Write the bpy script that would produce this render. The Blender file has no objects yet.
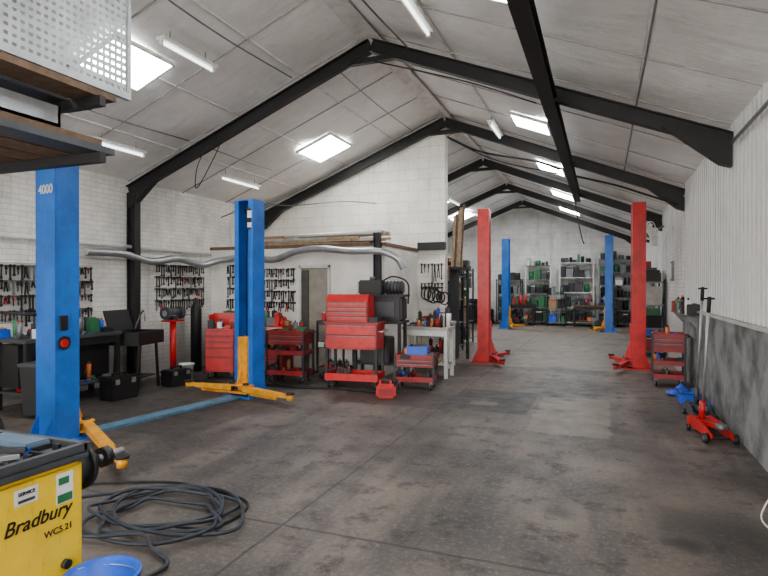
import bpy, bmesh, math, random
from mathutils import Vector, Matrix
random.seed(7)
SC = bpy.context.scene
V = Vector
# ------------------------------------------------------------ materials
def srgb(r, g, b):
    f = lambda c: (c/12.92 if c <= .04045 else ((c+.055)/1.055)**2.4)
    return (f(r/255), f(g/255), f(b/255), 1)
def nodes(name):
    m = bpy.data.materials.new(name); m.use_nodes = True
    nt = m.node_tree; b = nt.nodes['Principled BSDF']
    return m, nt, b
def L(nt, a, b): nt.links.new(a, b)
def mixrgb(nt, fac, a, b, bt='MIX'):
    n = nt.nodes.new('ShaderNodeMix'); n.data_type = 'RGBA'; n.blend_type = bt
    for i, x in ((0, fac), (6, a), (7, b)):
        if hasattr(x, 'is_output'): L(nt, x, n.inputs[i])
        else: n.inputs[i].default_value = x
    return n.outputs[2]
def math_(nt, op, a, b=0., c=0.):
    n = nt.nodes.new('ShaderNodeMath'); n.operation = op
    for i, x in enumerate((a, b, c)):
        if hasattr(x, 'is_output'): L(nt, x, n.inputs[i])
        else: n.inputs[i].default_value = x
    return n.outputs[0]
def noise(nt, vec, s, det=6, rough=.6):
    n = nt.nodes.new('ShaderNodeTexNoise'); n.inputs['Scale'].default_value = s
    n.inputs['Detail'].default_value = det; n.inputs['Roughness'].default_value = rough
    L(nt, vec, n.inputs['Vector']); return n.outputs['Fac']
def ramp(nt, f, p0, p1, c0=(0, 0, 0, 1), c1=(1, 1, 1, 1)):
    r = nt.nodes.new('ShaderNodeValToRGB'); e = r.color_ramp.elements
    e[0].position = p0; e[1].position = p1; e[0].color = c0; e[1].color = c1
    L(nt, f, r.inputs['Fac']); return r.outputs['Color']
def paint(name, col, rough=.5, metal=0, grime=.25, scale=6, bump=.0, wear=.0):
    m, nt, b = nodes(name)
    tc = nt.nodes.new('ShaderNodeTexCoord'); o = tc.outputs['Object']
    n = noise(nt, o, scale, 6, .6)
    c = srgb(*col); d = tuple(x*(1-grime) for x in c[:3])+(1,)
    out = ramp(nt, n, .35, .6, d, c)
    if wear:
        mp = nt.nodes.new('ShaderNodeMapping'); mp.inputs['Scale'].default_value = (3, 3, .5); L(nt, o, mp.inputs['Vector'])
        s = noise(nt, mp.outputs[0], 9, 9, .75)
        out = mixrgb(nt, ramp(nt, s, .56, .68, (0, 0, 0, 1), (wear, wear, wear, 1)), out, srgb(52, 46, 42))
        s2 = noise(nt, o, 22, 6, .8)
        out = mixrgb(nt, ramp(nt, s2, .64, .7, (0, 0, 0, 1), (wear*.8, wear*.8, wear*.8, 1)), out, srgb(150, 145, 140))
    L(nt, out, b.inputs['Base Color'])
    b.inputs['Roughness'].default_value = rough; b.inputs['Metallic'].default_value = metal
    if bump:
        bp = nt.nodes.new('ShaderNodeBump'); bp.inputs['Strength'].default_value = bump
        L(nt, n, bp.inputs['Height']); L(nt, bp.outputs['Normal'], b.inputs['Normal'])
    return m
def emis(name, col, s):
    m, nt, b = nodes(name)
    b.inputs['Base Color'].default_value = (.8, .8, .8, 1)
    b.inputs['Emission Color'].default_value = col; b.inputs['Emission Strength'].default_value = s
    return m
def brickwall(name, axis, bw, bh, c1, c2, mort, low=None, lowz=1.2, dirt=.6):
    m, nt, b = nodes(name)
    tc = nt.nodes.new('ShaderNodeTexCoord'); sp = nt.nodes.new('ShaderNodeSeparateXYZ')
    L(nt, tc.outputs['Object'], sp.inputs[0])
    cb = nt.nodes.new('ShaderNodeCombineXYZ')
    L(nt, sp.outputs[axis], cb.inputs[0]); L(nt, sp.outputs[2], cb.inputs[1])
    br = nt.nodes.new('ShaderNodeTexBrick'); L(nt, cb.outputs[0], br.inputs['Vector'])
    br.inputs['Scale'].default_value = 1; br.inputs['Brick Width'].default_value = bw
    br.inputs['Row Height'].default_value = bh; br.inputs['Mortar Size'].default_value = .007
    br.inputs['Mortar Smooth'].default_value = .4
    br.inputs['Color1'].default_value = srgb(*c1); br.inputs['Color2'].default_value = srgb(*c2)
    br.inputs['Mortar'].default_value = srgb(*mort)
    n = noise(nt, tc.outputs['Object'], 1.6, 8, .65)
    mp = nt.nodes.new('ShaderNodeMapping'); mp.inputs['Scale'].default_value = (3, 3, .35); L(nt, tc.outputs['Object'], mp.inputs['Vector'])
    st = noise(nt, mp.outputs[0], 1.5, 8, .7)
    col = mixrgb(nt, ramp(nt, n, .42, .72, (0, 0, 0, 1), (dirt, dirt, dirt, 1)), br.outputs['Color'], srgb(168, 163, 154))
    col = mixrgb(nt, ramp(nt, st, .54, .76, (0, 0, 0, 1), (dirt, dirt, dirt, 1)), col, srgb(138, 133, 126))
    if low:
        z = math_(nt, 'ADD', sp.outputs[2], math_(nt, 'MULTIPLY', n, .9))
        f = ramp(nt, math_(nt, 'DIVIDE', z, lowz*2), .35, .75, (1, 1, 1, 1), (0, 0, 0, 1))
        col = mixrgb(nt, math_(nt, 'MULTIPLY', f, .75), col, srgb(*low))
    L(nt, col, b.inputs['Base Color']); b.inputs['Roughness'].default_value = .75
    bp = nt.nodes.new('ShaderNodeBump'); bp.inputs['Strength'].default_value = .4; bp.inputs['Distance'].default_value = .015
    L(nt, math_(nt, 'SUBTRACT', n, br.outputs['Fac']), bp.inputs['Height']); L(nt, bp.outputs['Normal'], b.inputs['Normal'])
    return m
def floor_mat():
    m, nt, b = nodes('floor_concrete')
    tc = nt.nodes.new('ShaderNodeTexCoord'); o = tc.outputs['Object']
    sp = nt.nodes.new('ShaderNodeSeparateXYZ'); L(nt, o, sp.inputs[0])
    x, y = sp.outputs[0], sp.outputs[1]
    n0 = noise(nt, o, .3, 4, .55); n1 = noise(nt, o, .9, 10, .68); n2 = noise(nt, o, 3.6, 9, .72); n3 = noise(nt, o, 26, 4, .75)
    mp = nt.nodes.new('ShaderNodeMapping'); mp.inputs['Scale'].default_value = (2.2, .35, 1); L(nt, o, mp.inputs['Vector'])
    n4 = noise(nt, mp.outputs[0], 1.2, 8, .65)
    c = ramp(nt, n1, .4, .6, srgb(46, 40, 37), srgb(112, 100, 90))
    c = mixrgb(nt, ramp(nt, n4, .45, .6, (0, 0, 0, 1), (.8, .8, .8, 1)), c, srgb(42, 38, 36))
    c = mixrgb(nt, ramp(nt, n2, .5, .62, (0, 0, 0, 1), (.85, .85, .85, 1)), c, srgb(34, 31, 30))
    c = mixrgb(nt, ramp(nt, n0, .48, .66, (0, 0, 0, 1), (.4, .4, .4, 1)), c, srgb(126, 114, 102))
    c = mixrgb(nt, ramp(nt, n3, .5, .75, (0, 0, 0, 1), (.4, .4, .4, 1)), c, srgb(150, 140, 128))
    def rect(x0, x1, y0, y1):
        wob = math_(nt, 'MULTIPLY', math_(nt, 'SUBTRACT', n2, .5), .22)
        ax = math_(nt, 'SUBTRACT', math_(nt, 'ABSOLUTE', math_(nt, 'SUBTRACT', x, (x0+x1)/2)), (x1-x0)/2)
        ay = math_(nt, 'SUBTRACT', math_(nt, 'ABSOLUTE', math_(nt, 'SUBTRACT', y, (y0+y1)/2)), (y1-y0)/2)
        d = math_(nt, 'ADD', math_(nt, 'MAXIMUM', ax, ay), wob)
        return ramp(nt, math_(nt, 'ADD', d, .5), .485, .515, (1, 1, 1, 1), (0, 0, 0, 1))
    c = mixrgb(nt, math_(nt, 'MULTIPLY', rect(-4.2, 1.4, 11.3, 24), .55), c, srgb(132, 122, 110))
    c = mixrgb(nt, math_(nt, 'MULTIPLY', rect(-.8, .08, 6.3, 8.4), .7), c, srgb(118, 108, 95))
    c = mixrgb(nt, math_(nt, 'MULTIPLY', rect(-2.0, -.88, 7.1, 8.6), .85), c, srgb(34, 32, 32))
    c = mixrgb(nt, math_(nt, 'MULTIPLY', rect(-1.7, -1.35, 7.5, 7.75), .7), c, srgb(112, 102, 92))
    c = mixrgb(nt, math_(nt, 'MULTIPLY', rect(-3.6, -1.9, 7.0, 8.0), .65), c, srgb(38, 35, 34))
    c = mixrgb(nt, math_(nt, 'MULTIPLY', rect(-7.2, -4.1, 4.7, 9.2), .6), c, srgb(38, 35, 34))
    def line(coord, pos, w):
        wob = math_(nt, 'MULTIPLY', math_(nt, 'SUBTRACT', n2, .5), .05)
        return math_(nt, 'LESS_THAN', math_(nt, 'ABSOLUTE', math_(nt, 'ADD', math_(nt, 'SUBTRACT', coord, pos), wob)), w)
    tot = None
    for cc, p, w in ((x, -2.0, .012), (y, 3.24, .013), (y, 8.75, .013), (y, 11.1, .012)):
        l = line(cc, p, w); tot = l if tot is None else math_(nt, 'MAXIMUM', tot, l)
    c = mixrgb(nt, math_(nt, 'MULTIPLY', tot, .8), c, srgb(20, 18, 18))
    for s, a0, a1, am in ((1.5, .26, .42, .85), (.55, .3, .5, .6)):
        vo = nt.nodes.new('ShaderNodeTexVoronoi'); vo.inputs['Scale'].default_value = s; L(nt, o, vo.inputs['Vector'])
        sp2 = ramp(nt, math_(nt, 'ADD', vo.outputs['Distance'], math_(nt, 'MULTIPLY', n2, .4)), a0, a1, (am, am, am, 1), (0, 0, 0, 1))
        c = mixrgb(nt, sp2, c, srgb(28, 25, 25))
    L(nt, c, b.inputs['Base Color'])
    L(nt, ramp(nt, n2, .3, .7, (.4, .4, .4, 1), (.7, .7, .7, 1)), b.inputs['Roughness'])
    bp = nt.nodes.new('ShaderNodeBump'); bp.inputs['Strength'].default_value = .35; bp.inputs['Distance'].default_value = .01
    L(nt, n2, bp.inputs['Height']); L(nt, bp.outputs['Normal'], b.inputs['Normal'])
    return m
def roof_mat():
    m, nt, b = nodes('roof_lining')
    tc = nt.nodes.new('ShaderNodeTexCoord'); o = tc.outputs['Object']
    n1 = noise(nt, o, .8, 8, .65); n2 = noise(nt, o, 5, 6, .7)
    mp = nt.nodes.new('ShaderNodeMapping'); mp.inputs['Scale'].default_value = (.5, 4, 1); L(nt, o, mp.inputs['Vector'])
    n3 = noise(nt, mp.outputs[0], 1.1, 8, .7)
    c = ramp(nt, n1, .32, .66, srgb(222, 219, 216), srgb(250, 248, 245))
    c = mixrgb(nt, ramp(nt, n2, .55, .78, (0, 0, 0, 1), (.4, .4, .4, 1)), c, srgb(170, 166, 161))
    c = mixrgb(nt, ramp(nt, n3, .56, .78, (0, 0, 0, 1), (.45, .45, .45, 1)), c, srgb(160, 155, 149))
    L(nt, c, b.inputs['Base Color']); b.inputs['Roughness'].default_value = .55
    bp = nt.nodes.new('ShaderNodeBump'); bp.inputs['Strength'].default_value = .5; bp.inputs['Distance'].default_value = .06
    L(nt, math_(nt, 'ADD', n1, math_(nt, 'MULTIPLY', n3, .6)), bp.inputs['Height']); L(nt, bp.outputs['Normal'], b.inputs['Normal'])
    return m
RED = paint('red_paint', (204, 16, 20), .38, grime=.35, wear=.5)
DRED = paint('dark_red_paint', (150, 18, 20), .45, grime=.4, wear=.5)
BLUE = paint('blue_paint', (14, 104, 200), .4, grime=.3, scale=3, wear=.4)
LBLUE = paint('worn_blue_plate', (92, 132, 160), .5, .2, .4, wear=.6)
YEL = paint('yellow_paint', (240, 198, 10), .4, grime=.12, wear=.4)
AMB = paint('amber_paint', (236, 160, 20), .45, grime=.35, wear=.5)
BLK = paint('black_paint', (20, 20, 22), .5, grime=.4)
STL = paint('dark_steel', (30, 29, 30), .55, .2, .4)
RUB = paint('rubber', (18, 18, 19), .75, grime=.3)
HOSE = paint('blue_grey_hose', (34, 40, 50), .55, grime=.3)
GREY = paint('grey_metal', (120, 122, 125), .45, .5, .3)
LGREY = paint('light_metal', (178, 180, 182), .38, .7, .25)
GALV = paint('galvanised_sheet', (172, 176, 178), .5, .4, .25)
WHT = paint('white_paint', (226, 225, 220), .55, grime=.2)
DIRTW = paint('dirty_white', (190, 186, 178), .7, grime=.4, scale=3)
WOOD = paint('timber', (112, 86, 64), .75, grime=.5, scale=12)
PALE = paint('pale_timber', (176, 156, 128), .75, grime=.4, scale=10)
GRN = paint('green_plastic', (40, 110, 66), .5)
BLUP = paint('blue_plastic', (20, 84, 205), .4)
CARD = paint('cardboard', (160, 126, 88), .8)
ORG = paint('orange_plastic', (226, 110, 30), .5)
TANK = paint('dark_grey_paint', (62, 64, 68), .5)
CONC = paint('rough_lower_concrete', (138, 137, 136), .85, grime=.75, scale=2.2, bump=.6, wear=.5)
SKY_E = emis('skylight_glow', (.95, .98, 1, 1), 40)
TUBE = emis('fluorescent_tube_glow', (.95, .98, 1, 1), 4)
CLUT = [RED, BLK, GREY, BLUP, WHT, GRN, CARD, ORG, STL, DRED, BLK, STL, BLK, TANK, STL]

# ------------------------------------------------------------ builder
def fr(p, q, up=V((0, 0, 1))):
    p, q = V(p), V(q); x = (q-p).normalized()
    if abs(x.dot(up)) > .999: up = V((0, 1, 0))
    y = up.cross(x).normalized(); z = x.cross(y)
    return Matrix(((x.x, y.x, z.x, p.x), (x.y, y.y, z.y, p.y), (x.z, y.z, z.z, p.z), (0, 0, 0, 1)))
class B:
    def __init__(s, name): s.name = name; s.bm = bmesh.new(); s.mats = []; s.M = Matrix()
    def mi(s, m):
        if m not in s.mats: s.mats.append(m)
        return s.mats.index(m)
    def _v(s, c, M=None): return s.bm.verts.new(s.M @ ((M @ V(c)) if M else V(c)))
    def box(s, x0, x1, y0, y1, z0, z1, m, M=None, bev=0):
        v = [s._v((x, y, z), M) for z in (z0, z1) for y in (y0, y1) for x in (x0, x1)]
        k = s.mi(m); fs = []
        for f in ((0, 2, 3, 1), (4, 5, 7, 6), (0, 1, 5, 4), (2, 6, 7, 3), (0, 4, 6, 2), (1, 3, 7, 5)):
            F = s.bm.faces.new([v[i] for i in f]); F.material_index = k; fs.append(F)
        if bev:
            es = {e for F in fs for e in F.edges}
            r = bmesh.ops.bevel(s.bm, geom=list(es), offset=bev, segments=2, affect='EDGES')
            for F in r['faces']: F.material_index = k
    def ob(s, p, q, w, h, m, up=V((0, 0, 1)), bev=0):
        s.box(0, (V(q)-V(p)).length, -w/2, w/2, -h/2, h/2, m, fr(p, q, up), bev)
    def ibeam(s, p, q, w, h, m, t=.014, up=V((0, 0, 1))):
        M = fr(p, q, up); l = (V(q)-V(p)).length
        s.box(0, l, -w/2, w/2, h/2-t, h/2, m, M); s.box(0, l, -w/2, w/2, -h/2, -h/2+t, m, M)
        s.box(0, l, -t/2, t/2, -h/2+t, h/2-t, m, M)
    def cyl(s, p, q, r, m, seg=14, r2=None, cap=True):
        if r2 is None: r2 = r
        M = fr(p, q); l = (V(q)-V(p)).length; k = s.mi(m)
        A = [s._v((0, r*math.cos(2*math.pi*i/seg), r*math.sin(2*math.pi*i/seg)), M) for i in range(seg)]
        C = [s._v((l, r2*math.cos(2*math.pi*i/seg), r2*math.sin(2*math.pi*i/seg)), M) for i in range(seg)]
        for i in range(seg):
            j = (i+1) % seg; F = s.bm.faces.new((A[i], A[j], C[j], C[i])); F.material_index = k; F.smooth = True
        if cap:
            F = s.bm.faces.new(A[::-1]); F.material_index = k
            F = s.bm.faces.new(C); F.material_index = k
    def lathe(s, prof, p, q, m, seg=24):
        M = fr(p, q); k = s.mi(m); prev = None
        for t, r in prof:
            R = [s._v((t, r*math.cos(2*math.pi*i/seg), r*math.sin(2*math.pi*i/seg)), M) for i in range(seg)]
            if prev:
                for i in range(seg):
                    j = (i+1) % seg; F = s.bm.faces.new((prev[i], prev[j], R[j], R[i])); F.material_index = k; F.smooth = True
            prev = R
    def tyre(s, c, ax, r, w, m=None):
        c = V(c); ax = V(ax).normalized()
        ri = r*.6
        prof = [(0.02, ri), (0, ri+.02), (0, r*.88), (.03, r), (w-.03, r), (w, r*.88), (w, ri+.02), (w-.02, ri), (.02, ri)]
        s.lathe(prof, c-ax*w/2, c+ax, m or RUB, 28)
    def wheel(s, c, ax, r, w, mt=None, mh=None):
        c = V(c); ax = V(ax).normalized()
        s.cyl(c-ax*w/2, c+ax*w/2, r, mt or RUB, 16); s.cyl(c-ax*(w/2+.006), c+ax*(w/2+.006), r*.5, mh or GREY, 12)
    def prism(s, poly, M, a, b, m):
        k = s.mi(m); n = len(poly)
        A = [s._v((x, a, z), M) for x, z in poly]; C = [s._v((x, b, z), M) for x, z in poly]
        F = s.bm.faces.new(A); F.material_index = k; F = s.bm.faces.new(C[::-1]); F.material_index = k
        for i in range(n):
            j = (i+1) % n; F = s.bm.faces.new((A[j], A[i], C[i], C[j])); F.material_index = k
    def sweep(s, pts, r, m, n=8, seg=10, corr=0, step=.03):
        P = catmull(pts, n)
        if corr:
            Q = [P[0]]
            for i in range(1, len(P)):
                while (P[i]-Q[-1]).length > step: Q.append(Q[-1]+(P[i]-Q[-1]).normalized()*step)
            P = Q
        k = s.mi(m); prev = None; up = V((0, 0, 1)); y = None
        for i, p in enumerate(P):
            t = (P[min(i+1, len(P)-1)]-P[max(i-1, 0)]).normalized()
            if y is None:
                y = t.cross(up); y = y if y.length > .05 else t.cross(V((0, 1, 0)))
            y = (y-t*y.dot(t)).normalized(); z = t.cross(y)
            rr = r*(1+(corr if i % 2 else -corr))
            R = [s.bm.verts.new(s.M @ (p+y*rr*math.cos(2*math.pi*a/seg)+z*rr*math.sin(2*math.pi*a/seg))) for a in range(seg)]
            if prev:
                for a in range(seg):
                    b_ = (a+1) % seg; F = s.bm.faces.new((prev[a], prev[b_], R[b_], R[a])); F.material_index = k; F.smooth = True
            else:
                F = s.bm.faces.new(R[::-1]); F.material_index = k
            prev = R
        F = s.bm.faces.new(prev); F.material_index = k
    def done(s, loc=(0, 0, 0), rz=0, parent=None):
        bmesh.ops.recalc_face_normals(s.bm, faces=s.bm.faces)
        me = bpy.data.meshes.new(s.name); s.bm.to_mesh(me); s.bm.free()
        for m in s.mats: me.materials.append(m)
        o = bpy.data.objects.new(s.name, me); SC.collection.objects.link(o)
        o.location = loc; o.rotation_euler = (0, 0, rz)
        if parent: o.parent = parent
        return o
def catmull(pts, n):
    pts = [V(p) for p in pts]; P = [pts[0]*2-pts[1]]+pts+[pts[-1]*2-pts[-2]]; out = []
    for i in range(1, len(P)-2):
        a, b, c, d = P[i-1:i+3]
        for j in range(n):
            t = j/n; out.append(.5*((2*b)+(c-a)*t+(2*a-5*b+4*c-d)*t*t+(3*b-a-3*c+d)*t**3))
    out.append(pts[-1]); return out
def text(body, loc, rot, size, mat, parent, name='lettering', ext=.001, shear=0):
    cu = bpy.data.curves.new(name, 'FONT'); cu.body = body; cu.size = size; cu.extrude = ext; cu.shear = shear
    cu.align_x = 'CENTER'; cu.align_y = 'CENTER'; cu.offset = size*.012
    o = bpy.data.objects.new(name, cu); SC.collection.objects.link(o)
    o.location = loc; o.rotation_euler = rot; cu.materials.append(mat)
    if parent:
        o.parent = parent; o.matrix_parent_inverse = Matrix.LocRotScale(parent.location, parent.rotation_euler, None).inverted()
    return o

# ------------------------------------------------------------ room
XL, XR, XC = -7.4, 1.32, -3.0
YF, YE = -2.5, 24.5
RZ = 5.08; SL = .4
def rz(x): return RZ-SL*abs(x-XC)
EL, ER = rz(XL), rz(XR)

b = B('floor'); b.box(XL-.3, XR+.3, YF-.5, YE+.3, -.15, 0, floor_mat()); b.done()
b = B('ground'); b.box(-30, 30, -40, YF-.5, -.17, -.02, paint('forecourt_concrete', (214, 211, 205), .8, grime=.2, scale=1)); b.done()

WL = brickwall('painted_brick_left', 1, .23, .075, (246, 243, 236), (236, 233, 225), (214, 210, 202), (112, 106, 99), 1.0)
WB = brickwall('painted_block', 0, .45, .225, (250, 246, 236), (240, 236, 226), (212, 208, 198), dirt=.35)
WE = brickwall('painted_brick_end', 0, .45, .225, (240, 239, 236), (230, 229, 226), (200, 198, 194), (150, 148, 144), 1.0)
WR = brickwall('painted_brick_right', 1, .23, .075, (238, 237, 234), (228, 227, 224), (204, 202, 198), (140, 138, 134), 1.2)

b = B('wall_left'); b.box(XL-.25, XL, YF, YE, 0, EL+.1, WL); b.done()
b = B('wall_right')
b.box(XR, XR+.25, YF, 11.2, 0, 1.22, CONC); b.box(XR+.08, XR+.25, YF, 11.2, 1.22, ER+.1, WHT)
b.box(XR-.0, XR+.25, 11.2, YE, 0, ER+.1, WR); b.done()
b = B('trim_ledge'); b.box(XR-.03, XR+.06, YF, 11.2, 1.2, 1.235, DIRTW); b.done()
b = B('wall_cladding'); CL = paint('corrugated_cladding', (244, 244, 241), .5, .0, .1, 2.5); CG = paint('cladding_groove_shade', (200, 198, 194), .6, 0, .2, 3)  # CG: groove shade painted as a darker colour so the corrugation reads
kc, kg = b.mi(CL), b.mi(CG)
yy = YF; prev = None; pit = .17; pdx = 0
while yy < 11.2:
    for f, dx in ((0, 0), (.6, 0), (.68, .04), (.92, .04)):
        y = yy+f*pit
        if y > 11.2: break
        xx = XR+.012+dx
        cur = (b.bm.verts.new((xx, y, 1.24)), b.bm.verts.new((xx, y, ER+.06)))
        if prev:
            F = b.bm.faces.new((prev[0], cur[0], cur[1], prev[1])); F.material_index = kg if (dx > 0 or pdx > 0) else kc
        prev = cur; pdx = dx
    yy += pit
b.done()
def gable(name, y0, y1, xa, xb, mat, zb=0):
    b = B(name); M = Matrix()
    pts = [(xa, zb), (xb, zb), (xb, rz(xb)+.05)]
    if xa < XC < xb: pts.append((XC, RZ+.05))
    pts.append((xa, rz(xa)+.05)); b.prism(pts, M, y0, y1, mat); return b.done()
gable('wall_back', YE, YE+.25, XL, XR, WE)
gable('wall_partition', 11.18, 11.4, XL, XC-.03, WB)
b = B('wall_front'); b.box(XL-.2, XL+.3, YF-.2, YF, 0, EL, WL); b.box(XR-.1, XR+.2, YF-.2, YF, 0, ER, WL)
b.prism([(XL, 3.6), (XR, 3.6), (XC, RZ+.1)], Matrix(), YF-.2, YF, WB); b.done()

RM = roof_mat()
for side, nm in ((-1, 'ceiling_left'), (1, 'ceiling_right')):
    b = B(nm); k = b.mi(RM); xe = XL-.25 if side < 0 else XR+.25
    nx, ny = 56, 300; W = abs(xe-XC); g = []
    for i in range(nx+1):
        row = []
        for j in range(ny+1):
            x = XC+side*W*i/nx; y = YF-.2+(YE+.45-YF)*j/ny
            s = abs(x-XC); sag = .07*abs(math.sin(math.pi*s/1.12))**.7*(.35+.65*abs(math.sin(math.pi*(y-3.27)/1.3))**.6)*(.7+.3*math.sin(3.1*y+2*s))
            row.append(b.bm.verts.new((x, y, rz(x)+.07-sag)))
        g.append(row)
    for i in range(nx):
        for j in range(ny):
            F = b.bm.faces.new((g[i][j], g[i+1][j], g[i+1][j+1], g[i][j+1])); F.material_index = k; F.smooth = True
    b.done()
b = B('roof_outer')
for sgn, xe in ((-1, XL-.3), (1, XR+.3)):
    b.prism([(XC, RZ+.12), (xe, rz(xe)+.12), (xe, rz(xe)+.16), (XC, RZ+.16)], Matrix(), YF-.2, YE+.3, GREY)
b.done()
SEAM = paint('roof_seam_tape', (178, 176, 172), .7, grime=.4); SEAML = paint('roof_batten', (238, 236, 232), .6)
b = B('trim_roof_seams')
for sgn, W in ((-1, XC-XL), (1, XR-XC)):
    for i in range(1, 5):
        x = XC+sgn*1.12*i
        if XL < x < XR: b.ob((x, YF, rz(x)+.045), (x, YE, rz(x)+.045), .03, .02, SEAML)
    y = 3.27-3.9; j = 0
    while y < YE:
        xe = XL if sgn < 0 else XR
        b.ob((XC, y, RZ+.035), (xe, y, rz(xe)+.035), .016, .014, SEAM); y += 1.3; j += 1
b.prism([(XC-.14, RZ-.045), (XC, RZ+.012), (XC+.14, RZ-.045), (XC+.14, RZ-.06), (XC, RZ-.003), (XC-.14, RZ-.06)], Matrix(), YF, YE, SEAML)
b.done()

for i, y in enumerate((-.63, 3.27, 7.17, 11.05, 14.95, 18.85, 22.75)):
    b = B('roof_truss')
    for sgn, xe in ((-1, XL+.02), (1, XR-.0)):
        b.ibeam((XC, y, RZ-.15), (xe, y, rz(xe)-.15), .11, .18, STL)
        sx = -sgn
        b.prism([(xe, rz(xe)-.2), (xe+sx*.7, rz(xe+sx*.7)-.21), (xe+sx*.55, rz(xe+sx*.55)-.26), (xe+sx*.12, rz(xe)-.4), (xe, rz(xe)-.44)], Matrix(), y-.05, y+.05, STL)
    b.prism([(XC-.4, rz(XC-.4)-.23), (XC+.4, rz(XC+.4)-.23), (XC+.2, RZ-.32), (XC-.2, RZ-.32)], Matrix(), y-.04, y+.04, STL)
    if i < 3: b.ibeam((XL+.12, y, 0), (XL+.12, y, rz(XL)-.22), .12, .18, STL, up=V((1, 0, 0)))
    b.done()
b = B('crane_beam'); b.ibeam((-.6, YF+.1, 3.83), (-.6, 15, 3.83), .15, .2, STL)
for y in (-.63, 3.27, 7.17, 11.05, 14.95): b.box(-.63, -.57, y-.04, y+.04, 3.92, 4.0, STL)
b.done()

ns = 0
for yc, h, w, xs in ((1.3, .36, .5, (-5.0, -1.12)), (5.0, .3, .42, (-5.17,)), (4.72, .33, .4, (-1.1,)), (9.65, .36, .44, (-5.0,)), (9.6, .3, .34, (-1.12,)), (13.4, .3, .4, (-5.0, -1.12)), (17.4, .32, .5, (-5.0, -1.12)), (21.0, .36, .6, (-5.0, -1.12))):
    for xc in xs:
        ns += 1; b = B('window_%d' % ns)
        M = fr((xc, yc, rz(xc)-.03), (xc+.5, yc, rz(xc+.5)-.03), V((0, 0, 1)))
        b.box(-h, h, -w, w, -.01, .005, SKY_E, M)
        for a in ((-h-.03, -h, -w-.03, w+.03), (h, h+.03, -w-.03, w+.03), (-h, h, -w-.03, -w), (-h, h, w, w+.03)):
            b.box(a[0], a[1], a[2], a[3], -.02, .03, WHT, M)
        b.done()
for x, y0, y1 in ((-1.84, 4.9, 6.1), (-4.54, 4.85, 5.75), (-6.4, 8.3, 9.5), (-6.4, 5.6, 6.5), (-1.84, 9.8, 10.8), (-4.5, 13, 14.4), (-4.5, 17, 18.4), (-4.5, 20.6, 22)):
    b = B('fluorescent_light'); z = rz(x)-.18
    b.box(x-.06, x+.06, y0, y1, z+.03, z+.07, WHT); b.cyl((x, y0+.04, z+.005), (x, y1-.04, z+.005), .017, TUBE)
    for yy in (y0, y1-.03): b.box(x-.02, x+.02, yy, yy+.03, z-.02, z+.03, WHT)
    for yy in (y0+.15, y1-.15): b.cyl((x, yy, z+.06), (x, yy, rz(x)), .006, GREY, 6)
    b.done()

# mezzanine store in front of partition
BX = -3.62
b = B('wall_store'); PW = paint('painted_board', (242, 239, 230), .65, grime=.2, scale=2)
y0, y1 = 9.3, 9.4
b.box(XL, -5.36, y0, y1, 0, 2.32, PW); b.box(-4.7, BX, y0, y1, 0, 2.32, PW); b.box(-5.36, -4.7, y0, y1, 2.0, 2.32, PW)
b.box(BX-.1, BX, y1, 11.18, 0, 2.32, PW); b.box(XL, BX+.03, y0-.04, 11.18, 2.32, 2.38, WOOD); b.done()
b = B('door_1'); b.box(-5.355, -5.31, y0-.03, y0+.06, 0, 1.99, WHT); b.box(-4.75, -4.705, y0-.03, y0+.06, 0, 1.99, WHT)
b.box(-5.355, -4.705, y0-.03, y0+.06, 1.94, 1.995, WHT)
DOORM = paint('door_grey', (160, 153, 138), .6)
b.box(-5.31, -4.75, y0+.02, y0+.06, .01, 1.94, DOORM)
b.box(-5.31, -5.16, y0+.0, y0+.02, .05, 1.9, paint('dark_gap', (80, 78, 74), .8))
b.cyl((-4.83, y0-.05, .98), (-4.83, y0+.02, .98), .02, LGREY); b.cyl((-4.83, y0-.05, .98), (-4.93, y0-.05, .98), .01, LGREY); b.done()
b = B('steel_column'); b.ibeam((BX-.1, 9.19, 0), (BX-.1, 9.19, 2.55), .1, .12, STL, up=V((1, 0, 0))); b.done()
b = B('trim_lintel'); b.ob((BX+.04, 11.1, 2.42), (XC, 11.1, 2.42), .12, .16, STL); b.done()
b = B('timber_stack')
for i in range(26):
    x0 = random.uniform(-6.3, -5.3); x1 = random.uniform(-4.6, -3.75); y = random.uniform(9.5, 10.2); lay = i % 3
    z = 2.41+lay*.05
    b.ob((x0, y, z), (x1, y+random.uniform(-.15, .15), z+.0), random.uniform(.05, .14), .04, random.choice([PALE, DIRTW, PALE, CARD, DIRTW, PALE]))
for i in range(5): b.cyl((-5.8+.1*i, 9.5+.1*i, 2.57+.02*(i % 2)), (-3.8, 9.55+.12*i, 2.6), .035, random.choice([WHT, DIRTW, PALE]))
b.done()
b = B('cardboard_box'); b.box(-.25, .25, -.2, .2, 0, .3, CARD); b.box(-.25, .25, -.02, .02, .3, .303, PALE); b.done((-6.7, 10.7, 2.385))

b = B('exhaust_extraction_hose')
b.sweep([(-7.25, 6.2, 2.12), (-7.24, 6.9, 2.12), (-7.22, 7.5, 2.02), (-7.2, 8.1, 2.1), (-7.15, 8.7, 2.0), (-7.0, 9.05, 2.1), (-6.4, 9.12, 2.16), (-5.8, 9.1, 2.1), (-5.3, 9.08, 2.24), (-4.8, 9.06, 2.28), (-4.2, 9.04, 2.22), (-3.6, 9.02, 2.2), (-3.3, 9.05, 2.08), (-3.2, 9.1, 1.9)], .06, LGREY, corr=.1, n=12, step=.025)
b.done()
b = B('wall_duct'); b.cyl((-7.34, 3.5, 2.28), (-7.34, 9.2, 2.24), .03, WHT); b.done()

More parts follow.
